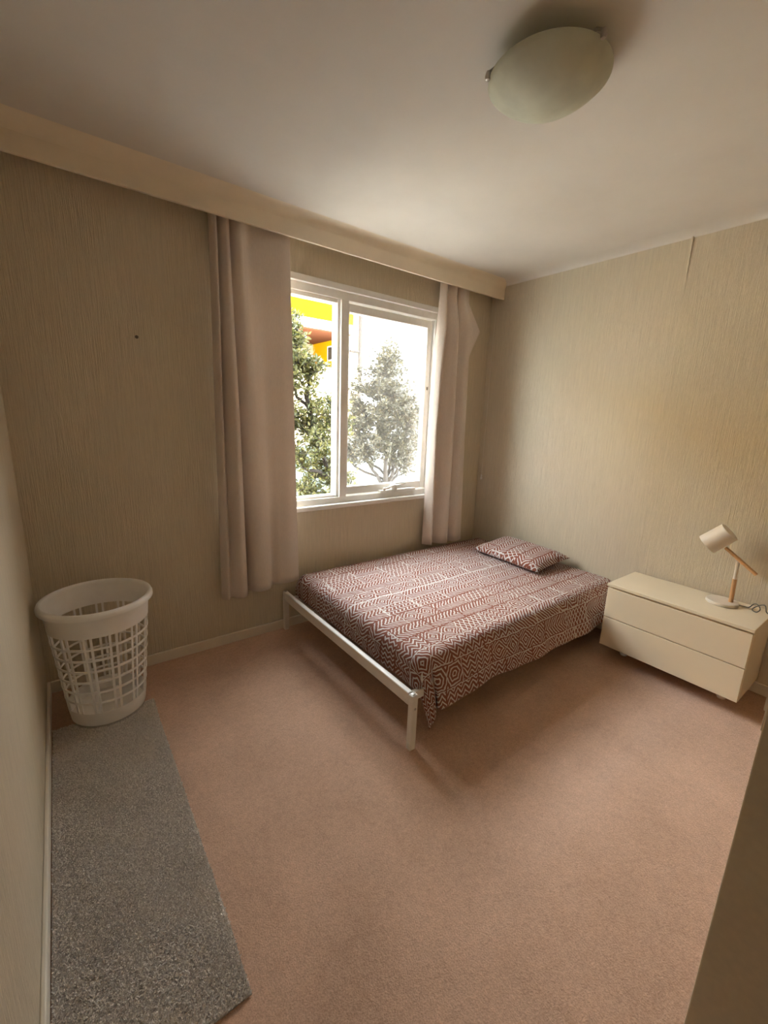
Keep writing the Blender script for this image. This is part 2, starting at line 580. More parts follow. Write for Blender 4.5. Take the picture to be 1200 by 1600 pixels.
# inner architrave
wpart('head_trim', WX0 - 0.035, WX1 + 0.02, D - 0.012, D + 0.03, WZ1 - 0.005, WZ1 + 0.035)
wpart('side_trim', WX0 - 0.035, WX0, D - 0.012, D + 0.03, WZ0, WZ1 - 0.005)
wpart('side_trim', WX1, WX1 + 0.02, D - 0.010, D + 0.03, WZ0, WZ1 - 0.005)
wpart('window_sill', WX0 - 0.05, WX1 + 0.015, D - 0.030, D + 0.10, WZ0 - 0.030, WZ0 + 0.002, bevel=0.005)
# outer box frame
wpart('frame_head', WX0, WX1, D + 0.015, D + 0.12, WZ1 - 0.055, WZ1 - 0.002)
wpart('frame_jamb', WX0, WX0 + 0.04, D + 0.015, D + 0.12, WZ0, WZ1 - 0.055)
wpart('frame_jamb', WX1 - 0.035, WX1, D + 0.015, D + 0.12, WZ0, WZ1 - 0.055)
wpart('frame_bottom', WX0 + 0.04, WX1 - 0.035, D + 0.012, D + 0.12, WZ0 + 0.002, WZ0 + 0.045)
wpart('mullion', 1.645, 1.705, D + 0.006, D + 0.12, WZ0 + 0.045, WZ1 - 0.055)
wpart('mullion_bead', 1.625, 1.645, D + 0.025, D + 0.10, WZ0 + 0.045, WZ1 - 0.055)
wpart('glazing_bead', WX0 + 0.04, 1.625, D + 0.030, D + 0.10, WZ1 - 0.080, WZ1 - 0.055)
wpart('glazing_bead', WX0 + 0.04, 1.625, D + 0.030, D + 0.10, WZ0 + 0.045, WZ0 + 0.062)
wpart('glass_pane', WX0 + 0.035, 1.63, D + 0.060, D + 0.064, WZ0 + 0.05, WZ1 - 0.06, mat='pane', bevel=0)
# opening sash with its own frame, pane and winder
sx0, sx1, sz0, sz1 = 1.712, WX1 - 0.040, WZ0 + 0.052, WZ1 - 0.062
sash = wpart('sash_stile', sx0, sx0 + 0.026, D + 0.045, D + 0.095, sz0, sz1)
sash.name = 'sash_frame'
bm = bmesh.new()
box(bm, sx0, sx0 + 0.024, D + 0.045, D + 0.095, sz0, sz1, bevel=0.002)
box(bm, sx1 - 0.050, sx1, D + 0.045, D + 0.095, sz0, sz1, bevel=0.002)
box(bm, sx0 + 0.024, sx1 - 0.050, D + 0.045, D + 0.095, sz0, sz0 + 0.060, bevel=0.002)
box(bm, sx0 + 0.024, sx1 - 0.050, D + 0.045, D + 0.095, sz1 - 0.055, sz1, bevel=0.002)
bpy.data.objects.remove(sash)
sash = add('sash_frame', bm, 'white', win)
add('sash_pane', bx(sx0 + 0.022, sx1 - 0.048, D + 0.068, D + 0.072, sz0 + 0.058, sz1 - 0.053), 'dusty', sash)
add('catch_pin', bx(sx1 - 0.030, sx1 - 0.020, D + 0.036, D + 0.046, 1.76, 1.785, bevel=0.002), 'nail', sash)
# winder
wind = add('winder_base', bx(2.03, 2.40, D + 0.004, D + 0.044, WZ0 + 0.046, WZ0 + 0.066, bevel=0.004), 'white', win)
bm = bmesh.new()
lathe(bm, [(0, -0.024), (0.030, -0.024), (0.034, 0.0), (0.030, 0.020), (0.014, 0.026), (0, 0.026)], (2.17, D + 0.018, WZ0 + 0.085), 20)
add('winder_gear', bm, 'white', wind, smooth=True)
bm = bmesh.new()
tube(bm, [(2.165, D + 0.004, WZ0 + 0.100), (2.10, D - 0.010, WZ0 + 0.088), (2.05, D - 0.016, WZ0 + 0.080)], [0.009, 0.007, 0.006], 10)
lathe(bm, [(0, -0.012), (0.010, -0.010), (0.012, 0), (0.010, 0.010), (0, 0.012)], (2.05, D - 0.016, WZ0 + 0.080), 12)
add('winder_handle', bm, 'lampwhite', wind, smooth=True)
bm = bmesh.new()
tube(bm, [(2.19, D + 0.03, WZ0 + 0.092), (2.32, D + 0.05, WZ0 + 0.098), (2.44, D + 0.064, WZ0 + 0.100)], 0.006, 8)
add('winder_arm', bm, 'chrome', wind, smooth=True)

# ================================================================== BED
BX0, BX1, BY0, BY1 = 1.170, 3.165, 1.262, 2.690
bed = thing('bed_frame', (2.16, 1.97, 0), 'white tubular metal bed frame under the brown patterned bedspread', 'bed')
RZ0, RZ1 = 0.228, 0.293
add('foot_rail', bx(BX0, BX0 + 0.030, BY0 + 0.034, BY1 - 0.034, RZ0, RZ1, bevel=0.006, seg=3), 'bedmetal', bed)
add('head_rail', bx(BX1 - 0.030, BX1, BY0 + 0.034, BY1 - 0.034, RZ0, RZ1, bevel=0.006, seg=3), 'bedmetal', bed)
for y in (BY0 + 0.052, BY1 - 0.080):
    add('side_rail', bx(BX0 + 0.034, BX1 - 0.034, y, y + 0.028, RZ0 - 0.01, RZ0 + 0.032, bevel=0.005), 'bedmetal', bed)
for x in (BX0 - 0.002, BX1 - 0.034):
    for y in (BY0, BY1 - 0.034):
        lg = bmesh.new()
        box(lg, x, x + 0.036, y, y + 0.034, 0.006, RZ1 - 0.001, bevel=0.007, seg=3)
        leg = add('leg', lg, 'bedmetal', bed)
        add('foot_cap', bx(x + 0.002, x + 0.034, y + 0.002, y + 0.032, 0.0, 0.008, bevel=0.002), 'bedmetal', leg)
        hx = x - 0.0015 if x < 2 else x + 0.036
        if x < 2:
            bm = bmesh.new()
            lathe(bm, [(0, 0), (0.006, 0), (0.006, 0.002), (0, 0.003)], (x + 0.018, y, RZ0 - 0.005), 12, axis=(0, -1, 0))
            add('bolt_head', bm, 'chrome', leg)
            bm = bmesh.new()
            lathe(bm, [(0, 0), (0.009, 0), (0.009, 0.002), (0.006, 0.003), (0, 0.003)], (x + 0.018, y + 0.017, RZ1 - 0.001), 16)
            add('post_cap', bm, 'chrome', leg)
for i in range(14):
    x = 1.30 + i * 0.135
    add('slat', bx(x, x + 0.07, BY0 + 0.082, BY1 - 0.082, RZ0 + 0.016, RZ0 + 0.032), 'wood', bed)

MZ = 0.420
mx0, mx1, my0, my1 = 1.262, 3.130, 1.308, 2.648
mt = add('mattress', bx(mx0, mx1, my0, my1, 0.262, MZ - 0.012, bevel=0.045, seg=4), 'mattress', smooth=True)
tag(mt, 'mattress lying on the metal bed frame under the brown bedspread', 'mattress')

# bedspread: unfolded sheet (u along the bed from the foot, v from the far wall towards the room)
def spread():
    bm = bmesh.new()
    uvl = bm.loops.layers.uv.new('UVMap')
    x0, x1, y0, y1 = mx0 - 0.006, mx1 + 0.012, my0 - 0.006, my1 + 0.004   # outer faces of the cloth over the mattress
    r = 0.065
    Lx, Ly = x1 - x0, y1 - y0
    FOOT, SIDE = 0.205, 0.300
    nu, nv = 190, 150
    def over(d):
        """rounded edge: travel d past the start of the curve -> (outward, downward)"""
        arc = r * PI / 2
        if d <= 0:
            return d, 0.0
        if d < arc:
            t = d / r
            return r * math.sin(t), r * (1 - math.cos(t))
        return r, r + (d - arc)
    us = [-FOOT + (Lx - r + FOOT) * (i / nu) for i in range(nu + 1)]         # 0 = where the foot curve starts
    grid = []
    for i, u in enumerate(us):
        rowv = []
        far0 = 0.10
        for j in range(nv + 1):
            v = -far0 + (Ly - 2 * r + far0 + SIDE) * (j / nv)
            hem = SIDE * (1 + 0.0)
            cx, cy = x0 + r, y1 - r                                         # curve start lines
            a = -u                                                          # past the foot edge
            b = v - (Ly - 2 * r)                                            # past the near edge
            px, py, pz = cx + max(u, 0), cy - min(max(v, 0), Ly - 2 * r), MZ
            if v < 0:
                o, dn = over(-v)
                py += o; pz -= dn
            if a > 0 and b > 0:
                d = math.hypot(a, b) * (1.0 + 0.10 * math.sin(2 * math.atan2(b, a)))
                th = math.atan2(b, a)
                o, dn = over(d)
                flare = max(0, dn - r) * 0.16
                fold = 0.016 * math.sin(6 * th + 0.6) * min(1, dn / 0.15)
                px -= (o + 0.0 + fold * 0.4) * math.cos(th) ** 0.8
                py -= (o + flare + fold) * math.sin(th) ** 0.8
                pz -= dn
                px += 0.02 * math.sin(th) * min(1, dn / 0.2)
            elif a > 0:
                o, dn = over(a)
                px -= o; pz -= dn
                px += 0.004 * mnoise.noise(Vector((v * 6, a * 6, 2)))
            elif b > 0:
                k = 1.0 - 0.06 * (0.5 + 0.5 * math.sin(u * 3.1 + 0.5)) + 0.02 * math.sin(u * 11) - 0.10 * max(0, min(1, (u - 0.9) / 0.8)) * 0.3
                d = b * k
                o, dn = over(d)
                flare = max(0, dn - r * 0.6) * 0.24
                wav = (0.006 * math.sin(u * 9.0) + 0.010 * mnoise.noise(Vector((u * 3.2, 1.7, 0))) + 0.004 * math.sin(u * 23 + 1)) * min(1, dn / 0.12)
                py -= o + flare + wav
                pz -= dn
            # soft rumples on the top
            wtop = 1.0 if (a <= 0 and b <= 0 and v >= 0) else 0.35
            q = Vector((u * 2.2, v * 2.2, 0.3))
            pz += wtop * (0.006 * mnoise.noise(q) + 0.0035 * mnoise.noise(q * 3.1) + 0.002 * abs(mnoise.noise(q * 7.0)))
            # sag towards the edges of a soft mattress
            rowv.append((bm.verts.new((px, py, pz)), (u, v)))
        grid.append(rowv)
    for i in range(nu):
        for j in range(nv):
            q = [grid[i][j], grid[i + 1][j], grid[i + 1][j + 1], grid[i][j + 1]]
            f = bm.faces.new([w[0] for w in q])
            for lp, w in zip(f.loops, q):
                lp[uvl].uv = w[1]
    return bm
sp = add('bedspread', spread(), 'cloth', smooth=True, angle=None)
md = sp.modifiers.new('thickness', 'SOLIDIFY'); md.thickness = 0.003; md.offset = 1
tag(sp, 'brown bedspread with off-white zigzag and diamond print draped over the bed', 'bedspread')

# pillow in the same print
def pillow(lx, ly, h):
    bm = bmesh.new()
    uvl = bm.loops.layers.uv.new('UVMap')
    n, k = 34, 26
    for side in (1, -1):
        g = []
        for i in range(n + 1):
            row = []
            for j in range(k + 1):
                a, b = 2 * i / n - 1, 2 * j / k - 1
                pin = 1 - 0.05 * (1 - a * a) * 0 
                x = a * lx / 2 * (1 - 0.05 * (1 - abs(b)) ** 0 * (b * b) * 0) 
                x = a * lx / 2 * (1 - 0.045 * (1 - b * b) * (a * a))
                y = b * ly / 2 * (1 - 0.055 * (1 - a * a) * (b * b))
                e = max(0.0, (1 - a ** 4)) ** 0.55 * max(0.0, (1 - b ** 4)) ** 0.55
                wr = 1 + 0.12 * mnoise.noise(Vector((a * 2.2, b * 2.2, side)))
                z = side * h / 2 * e * wr * (1.0 if side > 0 else 0.55)
                z += 0.004 * mnoise.noise(Vector((a * 6, b * 6, 4))) * e
                row.append((bm.verts.new((x, y, z)), (x + 3.13 * side, y + 1.07)))
            g.append(row)
        for i in range(n):
            for j in range(k):
                q = [g[i][j], g[i + 1][j], g[i + 1][j + 1], g[i][j + 1]]
                f = bm.faces.new([w[0] for w in q])
                for lp, w in zip(f.loops, q):
                    lp[uvl].uv = w[1]
    bmesh.ops.remove_doubles(bm, verts=bm.verts[:], dist=0.0005)
    return bm
bm = pillow(0.40, 0.66, 0.125)
bmesh.ops.rotate(bm, verts=bm.verts[:], cent=(0, 0, 0), matrix=Matrix.Rotation(math.radians(-7), 3, 'Y'))
bmesh.ops.rotate(bm, verts=bm.verts[:], cent=(0, 0, 0), matrix=Matrix.Rotation(math.radians(-3), 3, 'Z'))
bmesh.ops.translate(bm, verts=bm.verts[:], vec=(2.93, 1.985, MZ + 0.058))
tag(add('pillow', bm, 'cloth', smooth=True, angle=None), 'flat pillow in brown and off-white zigzag case at the head of the bed', 'pillow')

# ================================================================== CURTAINS
def curtain(keys, label, n=150, rows=44, mat='curtain'):
    """keys: [(z, [(x, y), ...]), ...] from the top down, equal point counts"""
    bm = bmesh.new()
    prof = [(z if isinstance(z, (list, tuple)) else (z, z), catmull(p, n)) for z, p in keys]
    g = []
    K = len(prof) - 1
    for r in range(rows + 1):
        t = r / rows * K
        k = min(int(t), K - 1)
        f = t - k
        f = f * f * (3 - 2 * f) * 0.5 + f * 0.5
        (za, pa), (zb, pb) = prof[k], prof[k + 1]
        row = []
        for i in range(n + 1):
            s = i / n
            x = pa[i][0] * (1 - f) + pb[i][0] * f
            y = pa[i][1] * (1 - f) + pb[i][1] * f
            z = (za[0] * (1 - s) + za[1] * s) * (1 - f) + (zb[0] * (1 - s) + zb[1] * s) * f
            y += 0.0018 * mnoise.noise(Vector((x * 14, z * 1.6, 0.7)))
            row.append(bm.verts.new((x, y, z)))
        g.append(row)
    for r in range(rows):
        for i in range(n):
            bm.faces.new((g[r][i], g[r][i + 1], g[r + 1][i + 1], g[r + 1][i]))
    o = add('curtain', bm, mat, smooth=True, angle=None)
    m = o.modifiers.new('thickness', 'SOLIDIFY'); m.thickness = 0.0022; m.offset = 0
    return tag(o, label, 'curtain', 'curtains at the window')

topL = [(.772, 2.668), (.778, 2.630), (.792, 2.606), (.806, 2.640), (.818, 2.668), (.828, 2.630), (.846, 2.602), (.866, 2.622), (.880, 2.665), (.890, 2.660), (.904, 2.622), (.926, 2.606), (.950, 2.628), (.985, 2.648), (1.05, 2.640), (1.12, 2.628), (1.18, 2.622), (1.228, 2.626)]
midL = [(.755, 2.660), (.764, 2.626), (.780, 2.602), (.796, 2.640), (.806, 2.668), (.822, 2.612), (.850, 2.572), (.880, 2.600), (.892, 2.664), (.900, 2.672), (.910, 2.640), (.930, 2.588), (.970, 2.576), (1.01, 2.598), (1.06, 2.634), (1.12, 2.622), (1.18, 2.606), (1.238, 2.614)]
botL = [(.738, 2.655), (.750, 2.622), (.768, 2.600), (.784, 2.628), (.796, 2.618), (.818, 2.582), (.850, 2.562), (.884, 2.588), (.900, 2.655), (.909, 2.672), (.918, 2.640), (.940, 2.586), (.985, 2.566), (1.03, 2.576), (1.072, 2.630), (1.12, 2.606), (1.19, 2.594), (1.255, 2.606)]
curtain([((2.62, 2.62), topL), ((2.44, 2.44), topL), ((1.5, 1.5), midL), ((.352, .392), botL)],
        'wide taupe curtain hanging left of the window beside the laundry basket')
topR = [(2.486, 2.640), (2.500, 2.625), (2.530, 2.606), (2.556, 2.630), (2.572, 2.664), (2.600, 2.630), (2.640, 2.604), (2.672, 2.640), (2.690, 2.664), (2.715, 2.625), (2.740, 2.606), (2.765, 2.630), (2.800, 2.625)]
upR = [(2.484, 2.650), (2.496, 2.622), (2.528, 2.590), (2.556, 2.620), (2.576, 2.662), (2.616, 2.622), (2.660, 2.584), (2.692, 2.622), (2.712, 2.668), (2.742, 2.640), (2.790, 2.606), (2.850, 2.588), (2.905, 2.572)]
up2R = [(2.474, 2.655), (2.488, 2.622), (2.520, 2.594), (2.550, 2.622), (2.580, 2.660), (2.622, 2.612), (2.660, 2.578), (2.692, 2.620), (2.712, 2.666), (2.738, 2.640), (2.770, 2.600), (2.800, 2.588), (2.822, 2.598)]
midR = [(2.462, 2.660), (2.472, 2.628), (2.496, 2.596), (2.520, 2.632), (2.550, 2.664), (2.606, 2.614), (2.658, 2.570), (2.690, 2.590), (2.706, 2.656), (2.732, 2.622), (2.770, 2.582), (2.805, 2.580), (2.838, 2.596)]
botR = [(2.462, 2.660), (2.478, 2.622), (2.510, 2.584), (2.535, 2.640), (2.556, 2.664), (2.596, 2.600), (2.640, 2.566), (2.688, 2.576), (2.712, 2.658), (2.738, 2.612), (2.780, 2.572), (2.830, 2.572), (2.878, 2.590)]
curtain([(2.62, topR), (2.46, topR), (2.25, upR), (2.05, up2R), (1.45, midR), (.452, botR)],
        'narrow taupe curtain with flared edge right of the window above the bed', n=110)

# curtain pull cord in the corner
cordt = thing('pull_cord', (3.160, 2.640, 1.0), 'thin cream curtain pull cord with small tassel in the far corner', 'pull cord')
bm = bmesh.new(); tube(bm, [(3.163, 2.640, 2.60), (3.161, 2.640, 1.8), (3.158, 2.640, 1.03)], 0.0022, 6)
add('cord', bm, 'trim', cordt, smooth=True)
bm = bmesh.new(); lathe(bm, [(0, 0.042), (0.005, 0.040), (0.007, 0.028), (0.005, 0.022), (0.010, 0.010), (0.011, 0.0), (0.007, -0.004), (0, -0.004)], (3.158, 2.640, 0.99), 16)
add('tassel', bm, 'white', cordt, smooth=True)

# nail left in the shaded wall
bm = bmesh.new()
lathe(bm, [(0, -0.004), (0.004, -0.004), (0.004, 0.010), (0.0085, 0.011), (0.0085, 0.014), (0, 0.015)], (0.386, D, 1.896), 14, axis=(0, -1, 0))
tag(add('nail', bm, 'nail', smooth=True), 'small dark nail head in the shaded wall left of the curtain', 'nail')

# ================================================================== DRAWERS AND LAMP
NX0, NX1, NY0, NY1, NZ0, NZ1 = 2.775, 3.165, 0.440, 1.190, 0.095, 0.525
ns = thing('drawer_unit', (2.97, 0.815, 0), 'low cream two-drawer unit beside the bed against the lit wall', 'drawers')
add('carcass', bx(NX0 + 0.020, NX1, NY0, NY1, NZ0, NZ1 - 0.022, bevel=0.002), 'cabinet', ns)
add('top_panel', bx(NX0 - 0.004, NX1 + 0.002, NY0 - 0.004, NY1 + 0.004, NZ1 - 0.020, NZ1, bevel=0.003), 'cabinet', ns)
hz = (NZ1 - 0.024 - NZ0) / 2
for k in range(2):
    add('drawer_front', bx(NX0, NX0 + 0.019, NY0 + 0.001, NY1 - 0.001, NZ0 - 0.002 + k * (hz + 0.001), NZ0 + (k + 1) * hz - 0.006, bevel=0.0025), 'cabinet', ns)
for x in (NX0 + 0.165, NX1 - 0.05):
    for y in (NY0 + 0.10, NY1 - 0.10):
        bm = bmesh.new()
        lathe(bm, [(0, 0), (0.020, 0), (0.024, 0.010), (0.024, NZ0 - 0.001), (0, NZ0 - 0.001)], (x, y, 0.0), 20)
        add('foot', bm, 'plastic', ns, smooth=True)

LX, LY = 3.045, 0.655
lamp = thing('desk_lamp', (LX, LY, NZ1), 'white and beech wood adjustable lamp on the cream drawers', 'lamp')
bm = bmesh.new()
lathe(bm, [(0, 0), (0.076, 0), (0.079, 0.003), (0.079, 0.016), (0.076, 0.019), (0, 0.019)], (LX, LY, NZ1), 48)
add('lamp_base', bm, 'lampwhite', lamp, smooth=True)
SX, SY = LX + 0.01, LY - 0.038
bm = bmesh.new(); tube(bm, [(SX, SY, NZ1 + 0.018), (SX, SY + 0.005, NZ1 + 0.160)], 0.0115, 18)
add('stem', bm, 'wood', lamp, smooth=True)
JZ = NZ1 + 0.272
bm = bmesh.new(); tube(bm, [(SX, SY + 0.005, NZ1 + 0.158), (SX, SY + 0.008, JZ)], 0.0095, 16)
lathe(bm, [(0, -0.014), (0.013, -0.014), (0.013, 0.014), (0, 0.014)], (SX, SY + 0.008, JZ + 0.004), 16, axis=(1, 0, 0))
add('stem_joint', bm, 'lampwhite', lamp, smooth=True)
A0, A1 = Vector((SX - 0.022, 0.529, 0.744)), Vector((SX - 0.022, 0.690, 0.860))
bm = bmesh.new(); tube(bm, [A0, A1], 0.010, 16)
add('arm', bm, 'wood', lamp, smooth=True)
# cylindrical shade: open end points down towards the bed
sc0 = Vector((SX - 0.018, 0.790, 0.843)); sc1 = Vector((SX - 0.018, 0.688, 0.945))
ax = (Vector((SX - 0.018, 0.807, 0.842)) - Vector((SX - 0.018, 0.690, 0.950)))
ax = Vector((-0.022, 0.103, -0.110)); ax.normalize()
sc = Vector((SX - 0.012, 0.694, 0.948))
bm = bmesh.new()
lathe(bm, [(0, 0), (0.052, 0), (0.057, 0.004), (0.060, 0.135), (0.0575, 0.135), (0.0545, 0.008), (0, 0.006)], sc - ax * 0.01, 40, axis=ax)
sh = add('lamp_shade', bm, 'lampwhite', lamp, smooth=True)
bm = bmesh.new()
lathe(bm, [(0, 0.008), (0.018, 0.008), (0.018, 0.045), (0.024, 0.062), (0.026, 0.082), (0.018, 0.103), (0, 0.110)], sc - ax * 0.01, 24, axis=ax)
add('bulb', bm, 'white', sh, smooth=True)
bm = bmesh.new()
pts = [(SX + 0.02, LY - 0.07, NZ1 + 0.006), (SX + 0.03, 0.56, NZ1 + 0.006), (SX + 0.02, 0.535, NZ1 + 0.012), (SX + 0.0, 0.515, NZ1 + 0.045), (SX - 0.01, 0.495, NZ1 + 0.050),
       (SX - 0.02, 0.480, NZ1 + 0.030), (SX - 0.01, 0.495, NZ1 + 0.006), (SX + 0.02, 0.520, NZ1 + 0.006), (SX + 0.04, 0.500, NZ1 + 0.030), (SX + 0.02, 0.470, NZ1 + 0.048), (SX, 0.455, NZ1 + 0.02), (SX + 0.02, 0.445, NZ1 + 0.006)]
tube(bm, catmull(pts, 90), 0.0028, 8)
add('power_cord', bm, 'cord', lamp, smooth=True)

# ================================================================== CEILING LIGHT
CX, CY, CZ, CR = 1.394, 1.030, 2.618, 0.190
cl = thing('ceiling_light', (CX, CY, H - 0.02), 'round frosted greenish glass ceiling light with metal clips', 'ceiling light')
bm = bmesh.new()
depth = 0.080
rs = (CR * CR + depth * depth) / (2 * depth)
prof = []
n = 18
for i in range(n + 1):
    r = CR * i / n
    prof.append((r, -(math.sqrt(rs * rs - r * r) - (rs - depth))))
inner = [(r, z + 0.005) for r, z in reversed(prof)]
lathe(bm, prof + inner, (CX, CY, CZ), 72)
add('glass_shade', bm, 'frosted', cl, smooth=True, angle=60)
bm = bmesh.new()
lathe(bm, [(0, 0), (0.085, 0), (0.085, -0.030), (0.07, -0.036), (0, -0.036)], (CX, CY, H), 40)
add('ceiling_plate', bm, 'lampwhite', cl, smooth=True)
a1 = math.radians(-97.5)
for k in range(3):
    an = a1 + k * 2 * PI / 3
    dx, dy = math.cos(an), math.sin(an)
    bm = bmesh.new()
    tube(bm, [(CX + dx * 0.07, CY + dy * 0.07, H - 0.02), (CX + dx * (CR - 0.02), CY + dy * (CR - 0.02), H - 0.028), (CX + dx * (CR + 0.008), CY + dy * (CR + 0.008), CZ + 0.014)], 0.0045, 8)
    add('clip_arm', bm, 'chrome', cl, smooth=True)
    bm = bmesh.new()
    lathe(bm, [(0, -0.010), (0.007, -0.008), (0.010, 0), (0.008, 0.010), (0.005, 0.016), (0, 0.016)], (CX + dx * (CR + 0.005), CY + dy * (CR + 0.005), CZ + 0.004), 16)
    add('clip_knob', bm, 'chrome', cl, smooth=True)

# ================================================================== LAUNDRY BASKET
KX, KY, KZ = 0.072, 2.395, 0.0125
BR, TR, BH = 0.166, 0.222, 0.600
bas = thing('laundry_basket', (KX, KY, KZ), 'white tapered plastic laundry basket with open lattice sides in the corner', 'basket')
def br(z):
    return BR + (TR - BR) * (z / BH)
def band(z0, z1, t=0.004):
    return [(br(z0), z0), (br(z1), z1), (br(z1) - t, z1), (br(z0) - t, z0)]
lowz, hiz = 0.078, 0.490
bm = bmesh.new(); lathe(bm, [(0, 0.0), (BR - 0.012, 0.0), (BR - 0.002, 0.005), (br(lowz), lowz), (br(lowz) - 0.004, lowz), (BR - 0.006, 0.010), (0, 0.008)], (KX, KY, KZ), 72)
add('base_band', bm, 'plastic', bas, smooth=True)
# upper band with two cut-out hand slots
bm = bmesh.new()
N = 96
zs = [hiz, 0.505, 0.560, BH]
vs = [[[None] * N for _ in zs] for _ in range(2)]
for s, t in enumerate((0.0, 0.004)):
    for zi, z in enumerate(zs):
        for k in range(N):
            r = br(z) - t
            vs[s][zi][k] = bm.verts.new((KX + r * math.cos(2 * PI * k / N), KY + r * math.sin(2 * PI * k / N), KZ + z))
slots = set()
for s in range(2):
    for zi in range(3):
        for k in range(N):
            a, b = vs[s][zi], vs[s][zi + 1]
            bm.faces.new((a[k], a[(k + 1) % N], b[(k + 1) % N], b[k]))
for k in range(N):
    for zi in (0, 3):
        bm.faces.new((vs[0][zi][k], vs[0][zi][(k + 1) % N], vs[1][zi][(k + 1) % N], vs[1][zi][k]))
add('upper_band', bm, 'plastic', bas, smooth=True)
bm = bmesh.new()
lathe(bm, [(TR - 0.004, BH - 0.002), (TR - 0.004, BH + 0.012), (TR + 0.004, BH + 0.018), (TR + 0.014, BH + 0.014), (TR + 0.019, BH + 0.002), (TR + 0.019, BH - 0.010), (TR + 0.016, BH - 0.010), (TR + 0.014, BH + 0.002), (TR + 0.004, BH + 0.004)], (KX, KY, KZ), 96, closed=True)
add('rim', bm, 'plastic', bas, smooth=True, angle=60)
ROWS = 7
for i in range(1, ROWS):
    z = lowz + (hiz - lowz) * i / ROWS
    bm = bmesh.new()
    lathe(bm, [(br(z) + 0.001, z - 0.0050), (br(z) + 0.001, z + 0.0050), (br(z) - 0.004, z + 0.0050), (br(z) - 0.004, z - 0.0050)], (KX, KY, KZ), 72, closed=True)
    add('lattice_ring', bm, 'plastic', bas)
PAIRS = 13
rib_me = None
for k in range(PAIRS):
    for o in (-0.066, 0.066):
        an = 2 * PI * k / PAIRS + o + 0.06
        if rib_me is None:
            bm = bmesh.new()
            w, t = 0.0050, 0.005
            v = []
            for z in (lowz - 0.002, hiz + 0.002):
                r = br(z) + 0.0004
                v += [bm.verts.new((r, -w, z)), bm.verts.new((r, w, z)), bm.verts.new((r - t, w, z)), bm.verts.new((r - t, -w, z))]
            for f in ((0, 1, 5, 4), (1, 2, 6, 5), (2, 3, 7, 6), (3, 0, 4, 7), (3, 2, 1, 0), (4, 5, 6, 7)):
                bm.faces.new([v[i] for i in f])
            bmesh.ops.recalc_face_normals(bm, faces=bm.faces[:])
            rib_me = bpy.data.meshes.new('lattice_rib'); bm.to_mesh(rib_me); bm.free()
            rib_me.materials.append(MAT['plastic'])
        ro = bpy.data.objects.new('lattice_rib', rib_me)
        COL.objects.link(ro)
        ro.parent = bas
        ro.rotation_euler = (0, 0, an)

# ================================================================== RUG
def rug():
    root = thing('rug', (0.05, 1.6, 0.0), 'narrow grey cut-pile rug lying along the left wall', 'rug')
    x0, x1, y0, y1, h = L + 0.017, 0.264, 0.853, 2.335, 0.007
    def edge(y):
        return x1 + 0.004 * mnoise.noise(Vector((y * 5, 0, 0))) - 0.010 * max(0, (1.0 - y)) 
    bm = bmesh.new()
    n = 40
    top, bot = [], []
    for i in range(n + 1):
        y = y0 + (y1 - y0) * i / n
        xs = [x0, x0 + 0.15, x0 + 0.30, edge(y)]
        top.append([bm.verts.new((x, y + 0.004 * mnoise.noise(Vector((x * 9, 3, 0))), h)) for x in xs])
        bot.append([bm.verts.new((x, y, 0.0005)) for x in xs])
    for i in range(n):
        for k in range(3):
            bm.faces.new((top[i][k], top[i][k + 1], top[i + 1][k + 1], top[i + 1][k]))
            bm.faces.new((bot[i][k], bot[i + 1][k], bot[i + 1][k + 1], bot[i][k + 1]))
        bm.faces.new((top[i][0], top[i + 1][0], bot[i + 1][0], bot[i][0]))
        bm.faces.new((top[i][3], bot[i][3], bot[i + 1][3], top[i + 1][3]))
    for i in (0, n):
        for k in range(3):
            bm.faces.new((top[i][k], bot[i][k], bot[i][k + 1], top[i][k + 1]))
    add('backing', bm, 'rugbase', root)
    # cut pile: short leaning tufts
    rnd = random.Random(3)
    V, Fc = [], []
    off = root.location
    for _ in range(105000):
        y = rnd.uniform(y0, y1)
        x = rnd.uniform(x0 + 0.003, edge(y) - 0.001)
        if (x - KX) ** 2 + (y - KY) ** 2 < (BR + 0.004) ** 2:
            continue
        an = rnd.uniform(0, 2 * PI)
        w = rnd.uniform(0.0014, 0.0026)
        hh = rnd.uniform(0.002, 0.006)
        ln = 0.0065
        lx, ly = rnd.uniform(-ln, ln) + 0.002 * mnoise.noise(Vector((x * 6, y * 6, 0))), rnd.uniform(-ln, ln)
        c, s = math.cos(an) * w, math.sin(an) * w
        b = len(V)
        V += [(x - c - off.x, y - s - off.y, h - 0.001), (x + c - off.x, y + s - off.y, h - 0.001), (x + lx + c * .5 - off.x, y + ly + s * .5 - off.y, h + hh), (x + lx - c * .5 - off.x, y + ly - s * .5 - off.y, h + hh)]
        Fc.append((b, b + 1, b + 2, b + 3))
    me = bpy.data.meshes.new('pile')
    me.from_pydata(V, [], Fc)
    m, nn, p = new_mat('grey_rug_pile')
    gi = nn.node('ShaderNodeNewGeometry').outputs['Random Per Island']
    big = nn.noise(nn.coord(), 5.0, 4)
    f = nn.m('ADD', nn.m('MULTIPLY', gi, 0.6), nn.m('MULTIPLY', big, 0.4))
    nn.put(p.inputs['Base Color'], nn.ramp(f, [(0.15, (0.62, 0.575, 0.54)), (0.85, (0.93, 0.88, 0.83))]))
    p.inputs['Roughness'].default_value = 0.9
    p.inputs['Specular IOR Level'].default_value = 0.1
    me.materials.append(m)
    o = bpy.data.objects.new('pile', me)
    COL.objects.link(o)
    o.parent = root
    o['kind'] = 'stuff'
rug()

# ================================================================== OUTSIDE
struct('ground', bx(-14, 26, -20, 30, -0.75, -0.60), 'ground', 'pale concrete ground outside the window', 'ground')

